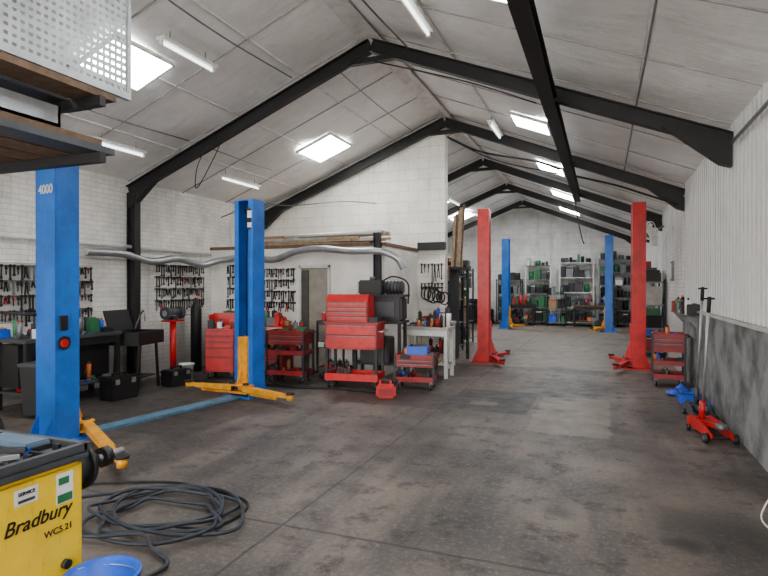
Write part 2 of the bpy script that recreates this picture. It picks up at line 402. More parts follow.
# tool boards
TC = [STL, GREY, STL, BLK, STL, GREY, BLK, TANK]
def toolboard(name, w, h, loc, rz_, rows=3, board=None, n=13):
    b = B(name)
    if board: b.box(-w/2, w/2, -.012, -.002, 0, h, board)
    for r in range(rows):
        zt = h-.05-r*h/rows
        b.box(-w/2, w/2, -.03, -.0, zt, zt+.012, TANK)
        cnt = n; ml = h/rows*.95
        for i in range(cnt):
            x = -w/2+w*(i+.5)/cnt+random.uniform(-.01, .01); l = random.uniform(.4, 1)*ml; m = random.choice(TC)
            t = random.random(); y = -.035
            if t < .6:
                b.ob((x, y, zt-.01), (x, y, zt-l), .02, .01, m, V((0, 1, 0)))
                b.cyl((x, y-.006, zt), (x, y+.006, zt), .024, m, 8); b.cyl((x, y-.006, zt-l), (x, y+.006, zt-l), .02, m, 8)
            elif t < .78:
                b.cyl((x, y, zt), (x, y, zt-l*.4), .016, random.choice([BLK, BLK, STL, STL, DRED]), 8); b.cyl((x, y, zt-l*.4), (x, y, zt-l), .008, STL, 6)
            elif t < .9:
                m2 = random.choice([BLK, STL, DRED, BLK, STL]); b.ob((x, y, zt), (x-.02, y, zt-l), .016, .012, m2, V((0, 1, 0))); b.ob((x, y, zt), (x+.03, y, zt-l), .016, .012, m2, V((0, 1, 0))); b.cyl((x, y-.01, zt-.03), (x, y+.01, zt-.03), .02, STL, 8)
            else:
                b.cyl((x, y, zt), (x, y, zt-l), .012, WOOD, 8); b.box(x-.045, x+.045, y-.015, y+.015, zt-.02, zt+.015, STL)
    return b.done(loc, rz_)
R90 = math.pi/2
toolboard('wall_tool_rack', 1.45, .82, (XL, 5.72, 1.1), R90, 4, DIRTW, 26)
toolboard('wall_tool_rack', 1.3, .85, (XL, 8.4, 1.17), R90, 4, None, 22)
toolboard('wall_tool_rack', .8, .85, (-5.84, 9.3, 1.12), 0, 4, None, 15)
toolboard('wall_tool_rack', .6, .9, (-6.7, 9.3, 1.15), 0, 4, None, 10)
toolboard('wall_tool_rack', .5, .8, (-3.3, 11.18, 1.3), 0, 2, None, 7)
b = B('fan_belt_rack')
for i in range(6):
    cx, cz, r = -3.4+.08*i, 1.45-.02*i, random.uniform(.08, .14)
    b.sweep([(cx+r*math.cos(a*math.pi/6), -.05-.008*i, cz+r*1.3*math.sin(a*math.pi/6)) for a in range(13)], .014, RUB, 3, 6)
b.box(-3.5, -3.05, -.1, 0, 1.55, 1.58, STL); b.done((0.0, 11.12, 0))

# lifts
def lift(name, p1, p2, H, mat, am, arms, w=.33, dpt=.25):
    b = B(name)
    for i, (p, q) in enumerate(((p1, p2), (p2, p1))):
        a = math.atan2(q[1]-p[1], q[0]-p[0]); b.M = Matrix.Translation((p[0], p[1], 0)) @ Matrix.Rotation(a, 4, 'Z')
        hw, hd = w/2, dpt/2
        b.box(-.26, .3, -.26, .26, 0, .02, mat)
        b.box(-hd, -hd+.016, -hw, hw, .02, H, mat, bev=.004)
        for s in (-1, 1):
            b.box(-hd+.016, hd, min(s*hw, s*(hw-.014)), max(s*hw, s*(hw-.014)), .02, H, mat)
            b.box(hd-.014, hd, min(s*(hw-.014), s*(hw-.085)), max(s*(hw-.014), s*(hw-.085)), .02, H, mat)
            b.prism([(-hd-.12, .02), (-hd, .02), (-hd, .28)], Matrix(), s*hw*.7-.006, s*hw*.7+.006, mat)
            for xx in (-.2, .24): b.cyl((xx, s*.22, .02), (xx, s*.22, .05), .016, GREY, 6)
        b.box(-hd, hd, -hw, hw, H, H+.015, mat)
        b.cyl((-.02, .04, .05), (-.02, .04, H*.62), .032, STL); b.cyl((-.02, .04, H*.62), (-.02, .04, H-.1), .018, LGREY)
        b.sweep([(-.03, -.09, .1), (-.04, -.1, 1), (-.02, -.08, 2), (-.03, -.06, H-.12)], .009, RUB, 5, 6)
        b.cyl((0, -.05, H-.12), (0, .05, H-.12), .06, STL)
        c0 = .06
        b.box(-.06, hd+.035, -hw+.09, hw-.09, c0, c0+.8, am, bev=.008)
        b.box(hd+.0, hd+.16, -.2, .2, c0, c0+.02, am); b.box(hd, hd+.16, -.2, .2, c0+.1, c0+.12, am)
        b.prism([(hd+.03, c0+.12), (hd+.14, c0+.12), (hd+.03, c0+.45)], Matrix(), -.012, .012, am)
        for s, (ang, ln, ext) in zip((-1, 1), arms[i]):
            ang = math.radians(ang)*s; o = V((hd+.1, s*.14, c0+.06)); d = V((math.cos(ang), math.sin(ang), 0))
            b.cyl(o-V((0, 0, .07)), o+V((0, 0, .09)), .045, STL, 12)
            b.prism([(-.02, -.03), (ln, -.03), (ln, .025), (.18, .04), (-.02, .04)], Matrix.Translation(o) @ Matrix.Rotation(ang, 4, 'Z'), -.05, .05, am)
            b.ob(o+d*(ln-.08), o+d*(ln+ext), .07, .045, am)
            e = o+d*(ln+ext)
            b.cyl(e-V((0, 0, .045)), e+V((0, 0, .03)), .045, am, 12); b.cyl(e+V((0, 0, .03)), e+V((0, 0, .055)), .06, RUB, 14)
            b.ob(o+V((0, 0, -.06))+d*.1, o+d*ln*.9+V((0, 0, -.06)), .02, .03, am)
    b.M = Matrix()
    return b
b = lift('car_lift', (-5.3, 4.2), (-4.86, 6.98), 2.84, BLUE, AMB, (((112, 1.1, .48), (80, .6, .15)), ((84, .62, .2), (84, .7, .2))), w=.36)
b.ob((-5.2, 4.55, .018), (-4.9, 6.66, .018), .2, .03, LBLUE)
b.cyl((-5.53, 4.32, 1.22), (-5.53, 4.32, 1.5), .07, BLK); b.box(-5.59, -5.48, 4.2, 4.34, 1.0, 1.22, TANK)
b.cyl((-5.48, 4.1, 1.3), (-6.0, 3.9, 1.34), .016, BLK, 8); b.cyl((-6.0, 3.9, 1.34), (-6.1, 3.87, 1.36), .03, BLK, 8)
b.cyl((-5.115, 4.12, 1.02), (-5.1, 4.12, 1.02), .07, BLK, 16); b.cyl((-5.115, 4.12, 1.02), (-5.093, 4.12, 1.02), .045, RED, 16)
b.box(-5.125, -5.1, 4.08, 4.16, 1.15, 1.3, BLK)
lo = b.done()
a1 = math.atan2(2.78, .44)
text('4000', (-5.28, 4.05, 2.58), (R90, 0, a1-R90), .13, WHT, lo, 'rating_lettering')
b = lift('car_lift', (-2.34, 11.8), (.64, 11.94), 3.2, RED, RED, (((70, .55, .2), (75, .5, .2)), ((70, .5, .15), (70, .5, .2))), w=.3, dpt=.24); b.done()
b = lift('car_lift', (-3.4, 21.3), (.2, 21.0), 3.35, BLUE, AMB, (((70, .4, .2), (60, .4, .2)), ((60, .4, .2), (60, .4, .2)))); b.done()
b = B('lift_instruction_plate'); b.box(-.05, .05, -.002, .0, 0, .3, BLK); b.box(-.035, .035, -.003, -.001, .03, .1, WHT); b.box(-.035, .035, -.003, -.001, .17, .27, WHT); b.done((-4.76, 6.835, 2.42), .0)

# carts and chests
def casters(b, w, d, r=.05):
    for sx in (-1, 1):
        for sy in (-1, 1):
            x, y = sx*(w/2-.05), sy*(d/2-.05)
            b.wheel((x, y, r), (1, 0, 0), r, .025); b.box(x-.022, x+.022, y-.012, y+.012, r, 2*r+.02, GREY)
def drawers(b, w, y, z0, zs, m, hm=GREY):
    z = z0; b.box(-w/2+.005, w/2-.005, y-.003, y, z0, z0+sum(zs), BLK)
    for h in zs:
        b.box(-w/2+.015, w/2-.015, y-.012, y-.002, z+.006, z+h-.006, m, bev=.003)
        b.box(-w/2+.04, w/2-.04, y-.022, y-.01, z+h-.022, z+h-.012, hm); z += h
def clutter(b, x0, x1, y0, y1, z, n, hmax=.25):
    for i in range(n):
        m = random.choice(CLUT); x = random.uniform(x0+.05, x1-.05); y = random.uniform(y0+.05, y1-.05); h = random.uniform(.05, hmax); t = random.random()
        if t < .35: b.cyl((x, y, z), (x, y, z+h), random.uniform(.025, .05), m, 10); b.cyl((x, y, z+h), (x, y, z+h+.03), .015, random.choice(CLUT), 8)
        elif t < .75:
            wx = random.uniform(.04, .09); wy = random.uniform(.04, .08); h *= .7
            b.box(x-wx, x+wx, y-wy, y+wy, z, z+h, m, bev=.006); b.box(x-wx*.6, x+wx*.6, y-.01, y+.01, z+h, z+h+.012, STL)
        else:
            a = random.uniform(0, 3); dx = V((math.cos(a), math.sin(a), 0))*.1; c = V((x, y, z+.015))
            b.cyl(c-dx*.4, c+dx*.4, .014, m, 8); b.cyl(c+dx*.4, c+dx, .008, LGREY, 6)
b = B('tool_trolley'); w, d = .84, .45
casters(b, w, d, .06)
b.box(-w/2, w/2, -d/2, d/2, .13, .16, RED)
for s in (-1, 1):
    b.box(-w/2, w/2, s*d/2-.01, s*d/2+.01, .13, .24, RED); b.box(s*w/2-.01, s*w/2+.01, -d/2, d/2, .13, .24, RED)
    for t in (-1, 1): b.box(s*(w/2-.02)-.02, s*(w/2-.02)+.02, t*(d/2-.02)-.02, t*(d/2-.02)+.02, .13, .66, BLK)
b.box(-w/2, w/2, -d/2, d/2, .62, 1.02, RED, bev=.008); drawers(b, w, -d/2, .64, (.2, .16), RED)
b.box(-w/2-.03, w/2+.03, -d/2-.02, d/2+.02, 1.02, 1.04, DRED)
z = .9; b.cyl((w/2+.07, -d/2+.05, z), (w/2+.07, d/2-.05, z), .014, LGREY); b.cyl((w/2, -d/2+.05, z), (w/2+.07, -d/2+.05, z), .012, LGREY); b.cyl((w/2, d/2-.05, z), (w/2+.07, d/2-.05, z), .012, LGREY)
b.M = Matrix.Translation((-.08, 0, 0))
b.box(-.34, .34, -.18, .2, 1.04, 1.36, RED, bev=.008); drawers(b, .68, -.18, 1.06, (.07, .07, .07, .07), RED, GREY)
b.prism([(-.2, 1.36), (.2, 1.36), (.17, 1.44), (-.1, 1.47)], Matrix.Rotation(R90, 4, 'Z'), -.34, .34, RED)
b.M = Matrix(); clutter(b, -.38, .38, -.18, .18, .16, 10, .2)
b.box(.28, .42, -.2, .1, 1.041, 1.12, STL)
b.done((-3.66, 8.1, 0), .12)
def cart(name, loc, rz_, w, d, h, tray, fm, tiers=3, draw=0, top=4, bluetray=False):
    b = B(name); casters(b, w, d, .05)
    for sx in (-1, 1):
        for sy in (-1, 1): b.box(sx*(w/2)-.015, sx*(w/2)+.015, sy*(d/2)-.015, sy*(d/2)+.015, .1, h, fm)
    for i in range(tiers):
        z = .13+(h-.2)*i/(tiers-1)
        b.box(-w/2, w/2, -d/2, d/2, z, z+.012, tray)
        for s in (-1, 1): b.box(-w/2, w/2, s*d/2-.006, s*d/2+.006, z, z+.075, tray); b.box(s*w/2-.006, s*w/2+.006, -d/2, d/2, z, z+.075, tray)
        clutter(b, -w/2, w/2, -d/2, d/2, z+.012, top, .2)
    if draw: b.box(-w/2+.01, w/2-.01, -d/2+.02, d/2-.02, h-.07-draw, h-.07, tray); drawers(b, w, -d/2+.02, h-.07-draw, (draw/2, draw/2), tray)
    if bluetray: b.box(-.12, .2, -.2, .1, h+.0, h+.13, BLUP, bev=.01); b.box(-.1, .18, -.18, .08, h+.13, h+.135, BLK)
    b.cyl((w/2+.06, -d/2, h-.03), (w/2+.06, d/2, h-.03), .012, fm); b.cyl((w/2, -d/2, h-.05), (w/2+.06, -d/2, h-.03), .01, fm); b.cyl((w/2, d/2, h-.05), (w/2+.06, d/2, h-.03), .01, fm)
    return b.done(loc, rz_)
cart('tool_cart', (-4.9, 8.2, 0), .1, .66, .4, .86, DRED, BLK, 3, .16, 9)
cart('tool_cart', (-2.72, 8.35, 0), .15, .6, .42, .54, DRED, BLK, 2, .12, 12, True)
cart('tool_cart', (.98, 10.1, 0), -.05, .46, .5, .84, DRED, BLK, 4, .14, 5)
cart('service_cart', (-4.35, 8.8, 0), .0, .5, .4, 1.0, TANK, BLK, 3, 0, 14)
b = B('red_tool_cabinet'); w, d = .5, .45; casters(b, w, d)
b.box(-w/2, w/2, -d/2, d/2, .12, .86, RED, bev=.01); drawers(b, w, -d/2, .14, (.24, .16, .1, .1, .1), RED, DRED)
b.box(-w/2, w/2, d/2-.02, d/2, .86, 1.12, RED); b.box(-w/2, -w/2+.015, -.05, d/2, .86, 1.1, RED); clutter(b, -w/2, w/2, -d/2, d/2-.03, .86, 12, .25); b.done((-6.22, 8.15, 0), .35)
b = B('red_tool_cabinet'); w, d = .62, .42; casters(b, w, d)
b.box(-w/2, w/2, -d/2, d/2, .12, .5, DRED, bev=.01); drawers(b, w, -d/2, .14, (.17, .17), DRED)
for s in (-1, 1): b.box(s*(w/2-.015)-.015, s*(w/2-.015)+.015, -d/2, d/2, .5, .9, RED)
b.box(-w/2, w/2, -d/2, d/2, .88, .9, RED); clutter(b, -w/2+.02, w/2-.02, -d/2, d/2, .5, 12, .3); clutter(b, -w/2, w/2, -d/2, d/2, .9, 20, .35); b.done((-5.5, 8.6, 0), .1)

def bench(name, loc, rz_, w, d, h, top, leg, n=16, shelf=True, hm=.3):
    b = B(name); b.box(-w/2, w/2, -d/2, d/2, h-.05, h, top, bev=.005)
    for sx in (-1, 1):
        for sy in (-1, 1): b.box(sx*(w/2-.05)-.03, sx*(w/2-.05)+.03, sy*(d/2-.05)-.03, sy*(d/2-.05)+.03, 0, h-.05, leg)
    b.box(-w/2+.05, w/2-.05, -d/2+.03, -d/2+.06, h-.15, h-.05, leg)
    if shelf: b.box(-w/2+.04, w/2-.04, -d/2+.05, d/2-.05, .22, .245, top); clutter(b, -w/2+.1, w/2-.1, -d/2+.1, d/2-.1, .245, n, .3)
    clutter(b, -w/2, w/2, -d/2, d/2, h, n, hm); return b, loc, rz_
def vise(b, x, y, z, m=TANK):
    b.box(x-.07, x+.07, y-.08, y+.08, z, z+.04, m); b.box(x-.05, x+.05, y-.05, y+.1, z+.04, z+.12, m, bev=.01)
    b.box(x-.08, x+.08, y-.0, y+.03, z+.12, z+.19, m); b.box(x-.08, x+.08, y-.11, y-.07, z+.05, z+.19, m); b.cyl((x, y-.2, z+.09), (x, y, z+.09), .014, LGREY); b.cyl((x-.1, y-.19, z+.09), (x+.1, y-.19, z+.09), .008, LGREY)
b, l, r = bench('workbench', (XL+.42, 5.6, 0), R90, 1.5, .62, .93, TANK, STL, 36); vise(b, -.5, -.2, .93); b.box(-.7, .7, -.1, .25, .3, .85, BLK); b.done(l, r)
b, l, r = bench('workbench', (-3.15, 10.8, 0), 0, .8, .5, .9, DIRTW, WHT, 18); b.done(l, r)
b, l, r = bench('workbench', (-2.9, 9.6, 0), .0, .85, .5, .88, DIRTW, WHT, 32, True, .35); b.done(l, r)
b, l, r = bench('workbench', (-6.45, 9.0, 0), .0, .8, .4, .9, WOOD, STL, 24, True, .35); b.done(l, r)
b = B('air_compressor')
for sx in (-.38, .38):
    for sy in (-.2, .2): b.ob((sx, sy, 0), (sx, sy, 1.0), .05, .05, STL)
b.box(-.44, .44, -.27, .27, .98, 1.02, STL); b.box(-.42, .42, -.24, .24, .3, .33, STL); b.box(-.3, .2, -.2, .2, .33, .75, BLK, bev=.02)
b.box(-.4, .42, -.22, .2, 1.02, 1.42, BLK, bev=.03); b.box(-.36, .3, -.235, -.22, 1.1, 1.34, TANK)
b.box(-.44, .46, -.25, .22, 1.42, 1.46, STL); b.box(-.34, .06, -.16, .16, 1.46, 1.7, BLK, bev=.02)
for i in range(7): b.box(-.35, .07, -.17, .17, 1.48+i*.028, 1.49+i*.028, STL)
b.cyl((.1, 0, 1.57), (.4, 0, 1.57), .1, TANK, 16)
for i in range(5): b.cyl((.12+.06*i, 0, 1.57), (.14+.06*i, 0, 1.57), .115, STL, 16)
b.cyl((-.14, 0, 1.7), (-.14, 0, 1.76), .05, GREY, 12)
b.sweep([(.0, .1, 1.68), (.2, .1, 1.76), (.46, .05, 1.65), (.47, .05, 1.3)], .014, STL); b.done((-3.5, 8.78, 0), .1)

b = B('parts_washer')
for sx in (-.28, .28):
    for sy in (-.2, .2): b.ob((sx, sy, 0), (sx*.75, sy, .72), .035, .035, BLK)
b.box(-.32, .32, -.24, .24, .7, .73, BLK)
for s in (-1, 1): b.box(-.34, .34, s*.25-.012, s*.25+.012, .7, .9, BLK); b.box(s*.33-.012, s*.33+.012, -.25, .25, .7, .9, BLK)
b.ob((0, .26, .9), (0, .36, 1.22), .6, .02, BLK, V((0, -1, .3)))
b.box(-.25, .25, -.17, .17, .18, .2, BLK); b.sweep([(.25, .2, .9), (.27, .1, 1.15), (.2, 0, 1.2), (.15, -.05, 1.05)], .012, GREY)
b.done((XL+.6, 6.75, 0), R90+.2)
b = B('bench_grinder_stand'); b.box(-.17, .17, -.17, .17, 0, .03, DRED); b.cyl((0, 0, .03), (0, 0, .98), .055, RED); b.box(-.15, .15, -.12, .12, .98, 1.01, RED)
b.cyl((-.12, 0, 1.13), (.12, 0, 1.13), .085, TANK, 18); b.box(-.06, .06, -.07, .07, 1.01, 1.06, TANK)
for s in (-1, 1): b.cyl((s*.13, 0, 1.13), (s*.2, 0, 1.13), .11, TANK, 18); b.cyl((s*.2, 0, 1.13), (s*.205, 0, 1.13), .05, LGREY); b.box(s*.17-.04, s*.17+.04, -.2, -.1, 1.09, 1.1, GREY)
b.cyl((0, .05, 1.2), (0, .02, 1.42), .012, STL); b.done((XL+.42, 7.75, 0), R90)
b = B('gas_cylinder'); b.lathe([(0, 0.001), (0, .1), (1.15, .1), (1.25, .07), (1.3, .03), (1.38, .03), (1.38, .001)], (0, 0, 0), (0, 0, 1), BLK, 20); b.cyl((-.05, 0, 1.36), (.05, 0, 1.36), .015, AMB); b.done((XL+.25, 8.55, 0))
def crate(name, loc, rz_, w, d, h, m, lid=BLK):
    b = B(name); b.box(-w/2, w/2, -d/2, d/2, 0, h, m, bev=.015); b.box(-w/2-.01, w/2+.01, -d/2-.01, d/2+.01, h*.82, h*.9, lid)
    b.box(-w*.25, w*.25, -.015, .015, h+.03, h+.05, lid); b.box(-w*.25, -w*.25+.02, -.015, .015, h, h+.03, lid); b.box(w*.25-.02, w*.25, -.015, .015, h, h+.03, lid)
    for s in (-.3, .3): b.box(w*s-.03, w*s+.03, -d/2-.02, -d/2, h*.7, h*.92, LGREY)
    return b.done(loc, rz_)
crate('portable_toolbox', (-6.42, 6.05, 0), 1.5, .45, .26, .32, BLK)
crate('portable_toolbox', (-6.42, 7.2, 0), 1.4, .4, .26, .26, BLK)
def bucket(name, loc, r, h, m):
    b = B(name); b.lathe([(.0, .001), (0, r*.8), (h, r), (h+.004, r+.012), (h-.015, r+.012), (h-.01, r-.006), (.015, r*.8-.006), (.015, .001)], (0, 0, 0), (0, 0, 1), m)
    b.sweep([(r*math.cos(t), r*math.sin(t)*.95, h-.01-.02*math.sin(t)) for t in [math.pi*i/8 for i in range(9)]], .004, LGREY, 3, 6); return b.done(loc)
bucket('plastic_bucket', (-6.6, 7.65, 0), .12, .28, WHT)
bucket('blue_bucket', (-1.93, 1.73, 0), .14, .41, BLUP)
b = B('wheeled_bin'); b.prism([(-.17, 0.04), (.17, 0.04), (.22, .62), (-.22, .62)], Matrix(), -.2, .2, BLK); b.box(-.24, .24, -.22, .22, .62, .66, TANK, bev=.01)
for s in (-1, 1): b.wheel((.14, s*.16, .06), (0, 1, 0), .06, .04)
b.box(-.24, -.22, -.1, .1, .55, .62, TANK); b.done((-6.42, 4.95, 0), .3)
b = B('tyre'); b.tyre((0, 0, .31), (0, 1, .0), .31, .2); b.lathe([(0, .02), (.0, .18), (.02, .19), (.12, .19)], (0, -.05, .31), (0, 1, .31), GREY); b.done((-5.05, 3.15, 0), .2)

b = B('petrol_can'); b.box(-.14, .14, -.09, .09, 0, .2, RED, bev=.03); b.box(-.1, -.07, -.02, .02, .19, .25, RED); b.box(.05, .08, -.02, .02, .19, .25, RED); b.box(-.1, .08, -.02, .02, .24, .265, BLK, bev=.006); b.cyl((.1, 0, .19), (.16, 0, .26), .025, BLK); b.box(-.1, .1, -.1, -.09, .04, .14, DRED); b.done((-2.9, 7.5, 0), .3)
b = B('air_line'); b.sweep([(-6.3, 7.5, .02), (-6.0, 7.55, .02), (-5.6, 7.5, .02), (-5.1, 7.7, .02), (-4.4, 7.65, .02), (-3.9, 7.75, .02), (-3.2, 7.7, .02), (-3.1, 7.6, .02)], .016, RUB, 10, 8)
b.done()
b = B('impact_socket_case'); b.box(-.2, .2, -.12, .12, 0, .08, BLK, bev=.01); b.box(-.05, .05, -.14, -.12, .02, .05, LGREY); b.done((-5.6, 7.95, 0), .2)

# wheel balancer
b = B('wheel_balancer'); x1, x0, ya, yb = -2.13, -2.72, .85, 1.82
b.box(x0, x1, ya, yb, .03, .84, YEL, bev=.02); b.box(x0+.03, x1-.03, ya+.03, yb-.03, 0, .03, BLK)
b.box(x0-.02, x1+.015, ya-.02, yb+.015, .84, .88, TANK, bev=.01)
for a in ((x0-.02, x1+.015, ya-.02, ya+.01), (x0-.02, x1+.015, yb-.015, yb+.015), (x0-.02, x0+.01, ya, yb), (x1-.015, x1+.015, ya, yb)): b.box(a[0], a[1], a[2], a[3], .88, .91, TANK)
for y in (1.1, 1.3, 1.5, 1.66): b.box(x0, x1, y, y+.012, .88, .90, STL)
for x in (-2.3, -2.5): b.box(x, x+.012, ya, yb, .88, .90, STL)
BG = paint('blue_grey_plastic', (86, 110, 130), .5)
b.box(-2.6, -2.3, 1.67, 1.79, .882, .92, BG, bev=.008)
for i in range(60):
    x, y = random.uniform(x0+.04, x1-.03), random.uniform(1.1, yb-.05); b.box(x-.018, x+.018, y-.008, y+.008, .881, random.uniform(.895, .915), random.choice([LGREY, GREY, BLUP, BLK, LGREY, STL]))
b.ob((-2.45, 1.45, .93), (-2.2, 1.6, .93), .025, .02, STL); b.ob((-2.3, 1.3, .93), (-2.17, 1.55, .92), .02, .016, LGREY)
b.cyl((-2.26, yb, .77), (-2.26, yb+.07, .77), .085, TANK, 20); b.cyl((-2.26, yb+.07, .77), (-2.26, yb+.09, .77), .11, BLK, 24)
b.cyl((-2.26, yb+.09, .77), (-2.26, yb+.33, .77), .018, LGREY, 14); b.cyl((-2.26, yb+.1, .77), (-2.26, yb+.17, .77), .06, STL, 20, .03); b.cyl((-2.26, yb+.2, .77), (-2.26, yb+.24, .77), .05, BLK, 8)
b.box(x0-.1, x0-.02, 1.0, 1.1, .3, 1.25, TANK); b.box(x0-.13, x0+.05, .9, 1.2, 1.2, 1.4, BLK, bev=.02)
xs = x1+.001
b.box(x1-.004, xs, 1.5, 1.6, .735, .8, WHT); b.box(x1-.003, xs+.001, 1.515, 1.585, .745, .757, TANK)
b.box(x1-.004, xs, 1.68, 1.76, .68, .81, WHT); b.box(x1-.003, xs+.001, 1.685, 1.755, .685, .72, GRN); b.box(x1-.003, xs+.001, 1.69, 1.74, .76, .79, GRN)
b.cyl((x1-.005, 1.72, .42), (x1+.02, 1.72, .42), .02, BLK)
wb = b.done()
text('Bradbury', (x1+.002, 1.6, .655), (R90, 0, R90), .078, BLK, wb, shear=.3)
text('WC5.21', (x1+.002, 1.69, .575), (R90, 0, R90), .038, BLK, wb)
text('SERVICE', (x1+.003, 1.55, .78), (R90, 0, R90), .02, BLK, wb)

pts = []
random.seed(3)
for i in range(60):
    a = i*.62; rr = .4+.13*math.sin(i*.37)+random.uniform(-.08, .08)
    pts.append((-2.85+rr*1.1*math.cos(a)+.08*math.sin(i*.21), 3.06+rr*.85*math.sin(a)+.08*math.cos(i*.17), .018+.03*(i/64)+.012*(i % 3)))
pts += [(-2.5, 2.6, .03), (-2.3, 2.5, .02), (-2.35, 2.2, .02), (-2.5, 2.1, .02), (-3.1, 2.3, .02), (-3.5, 2.7, .02)]
b = B('coiled_hose'); b.sweep(pts, .013, HOSE, 7, 8)
b.sweep([(-3.9, 3.3, .012), (-3.5, 3.5, .012), (-3.2, 3.6, .012), (-2.9, 3.55, .02), (-2.5, 3.5, .012), (-2.35, 3.3, .012), (-2.4, 3.0, .012), (-2.6, 2.9, .03)], .01, RUB, 10, 8); b.done()

def jack(name, loc, rz_, m, hm, hang, hl):
    b = B(name)
    for s in (-1, 1):
        b.prism([(-.3, .05), (.3, .05), (.32, .1), (.05, .16), (-.28, .17)], Matrix.Translation((0, s*.1, 0)), -.01, .01, m)
        b.wheel((.27, s*.14, .05), (0, 1, 0), .05, .04, STL, GREY); b.wheel((-.25, s*.13, .035), (0, 1, 0), .035, .03, STL, GREY)
    b.box(-.28, -.08, -.09, .09, .06, .14, m); b.cyl((-.08, 0, .1), (.12, 0, .1), .04, STL); b.ob((-.1, 0, .12), (.28, 0, .17), .07, .04, m); b.cyl((.28, 0, .15), (.28, 0, .2), .055, GREY)
    b.cyl((.27, -.16, .05), (.27, .16, .05), .012, STL); b.box(-.32, -.25, -.12, .12, .05, .15, m)
    b.cyl((-.22, 0, .14), (-.2, 0, .34), .03, m); hv = V(hang).normalized()
    e = V((-.2, 0, .3))+hv*hl; b.cyl((-.2, 0, .28), e, .014, hm); q = e-hv*.16; b.cyl(q, e+hv*.01, .02, RUB); b.ob(e-hv*.01+V((0, -.05, 0)), e-hv*.01+V((0, .05, 0)), .02, .02, RUB)
    return b.done(loc, rz_)
jack('trolley_jack', (1.06, 6.8, 0), R90+math.pi+.2, RED, LGREY, (.1, 0.02, 1), 1.18)
jack('trolley_jack', (1.08, 7.65, 0), R90+math.pi, TANK, LGREY, (.0, .05, 1), 1.28)
b = B('long_handled_broom'); b.cyl((1.27, 8.3, 1.42), (1.2, 8.22, .06), .012, LGREY, 10); b.box(1.08, 1.28, 8.1, 8.36, .05, .09, BLUP)
for i in range(9): b.box(1.09, 1.27, 8.11+i*.028, 8.125+i*.028, 0, .05, BLK)
b.done()
b = B('blue_cloth'); k = b.mi(BLUP); g = []
for i in range(13):
    row = []
    for j in range(13):
        x, y = (i-6)/6, (j-6)/6; r = min(1, math.hypot(x, y)); row.append(b.bm.verts.new((x*.18, y*.16, .012+max(0, (1-r))*.13*(1+.4*math.sin(5*x+3*y))+.012*math.sin(9*x)*math.cos(8*y)+.012)))
    g.append(row)
for i in range(12):
    for j in range(12): F = b.bm.faces.new((g[i][j], g[i+1][j], g[i+1][j+1], g[i][j+1])); F.material_index = k; F.smooth = True
b.done((1.05, 9.25, 0))
crate('portable_toolbox', (1.1, 8.75, 0), R90, .4, .25, .16, BLUP)
b = B('wall_cable'); b.sweep([(1.29, 5.0, 1.0), (1.28, 4.7, .8), (1.2, 4.6, .35), (1.05, 4.55, .1), (1.0, 4.4, .02), (1.1, 4.1, .015), (1.2, 3.9, .015)], .006, WHT, 10, 6); b.done()
b = B('wall_shelf'); b.box(1.12, 1.3, 9.3, 11.1, 1.15, 1.17, WOOD)
for y in (9.4, 10.2, 11): b.prism([(1.31, .95), (1.31, 1.15), (1.14, 1.15)], Matrix(), y-.01, y+.01, GREY)
clutter(b, 1.12, 1.31, 9.3, 11.1, 1.17, 24, .25); b.done()

# racking overhead, top left
b = B('cantilever_storage_rack')
for y in (1.3, 2.7):
    b.box(-5.3, -5.18, y-.05, y+.05, 0, 3.6, STL); b.box(-5.45, -4.7, y-.06, y+.06, 0, .05, STL)
    for z in (2.49, 2.88): b.ob((-5.2, y+.2, z), (-3.22, y+.2, z), .05, .07, STL); b.box(-5.3, -5.18, y, y+.22, z-.03, z+.03, STL)
for i in range(7):
    x = -3.35-.26*i; b.box(x-.11, x+.11, .6+.05*(i % 2), 3.02+.08*(i % 3), 2.53, 2.575, random.choice([WOOD, TANK, WOOD]))
for i in range(4): x = -3.5-.4*i; b.box(x-.05, x+.05, .7, 3.1, 2.58, 2.68, WOOD)
for i in range(6):
    x = -3.38-.3*i; b.box(x-.12, x+.12, .6, 3.05+.06*(i % 2), 2.92, 2.965, random.choice([WOOD, WOOD, TANK]))
b.done()
b = B('galvanised_ramp'); b.box(-4.9, -3.5, .8, 2.8, 2.7, 2.72, GALV); b.box(-3.52, -3.5, .8, 2.8, 2.7, 2.84, GALV); b.box(-4.9, -3.5, 2.78, 2.8, 2.7, 2.84, GALV); b.done()
b = B('perforated_panel'); k = b.mi(GALV); ny, nz = 44, 16; Y0, Y1, Z0, Z1 = .9, 3.17, 3.02, 3.85; cy, cz = (Y1-Y0)/ny, (Z1-Z0)/nz
for i in range(ny):
    for j in range(nz):
        a, c = Y0+i*cy, Z0+j*cz
        O = [(a, c), (a+cy, c), (a+cy, c+cz), (a, c+cz)]; ry, rz2 = (.27*cy, .2*cz)
        I = [(a+cy/2-ry, c+cz/2-rz2), (a+cy/2+ry, c+cz/2-rz2), (a+cy/2+ry, c+cz/2+rz2), (a+cy/2-ry, c+cz/2+rz2)]
        vo = [b.bm.verts.new((-3.28, p[0], p[1])) for p in O]; vi = [b.bm.verts.new((-3.28, p[0], p[1])) for p in I]
        for q in range(4):
            F = b.bm.faces.new((vo[q], vo[(q+1) % 4], vi[(q+1) % 4], vi[q])); F.material_index = k
bmesh.ops.remove_doubles(b.bm, verts=b.bm.verts, dist=.0005)
b.box(-3.3, -3.26, Y0, Y1, 2.975, 3.02, GALV); b.box(-3.3, -3.26, Y1, Y1+.02, 2.975, 3.85, GALV); b.box(-3.32, -3.28, Y0, Y1, 3.83, 3.87, GALV)
b.done()

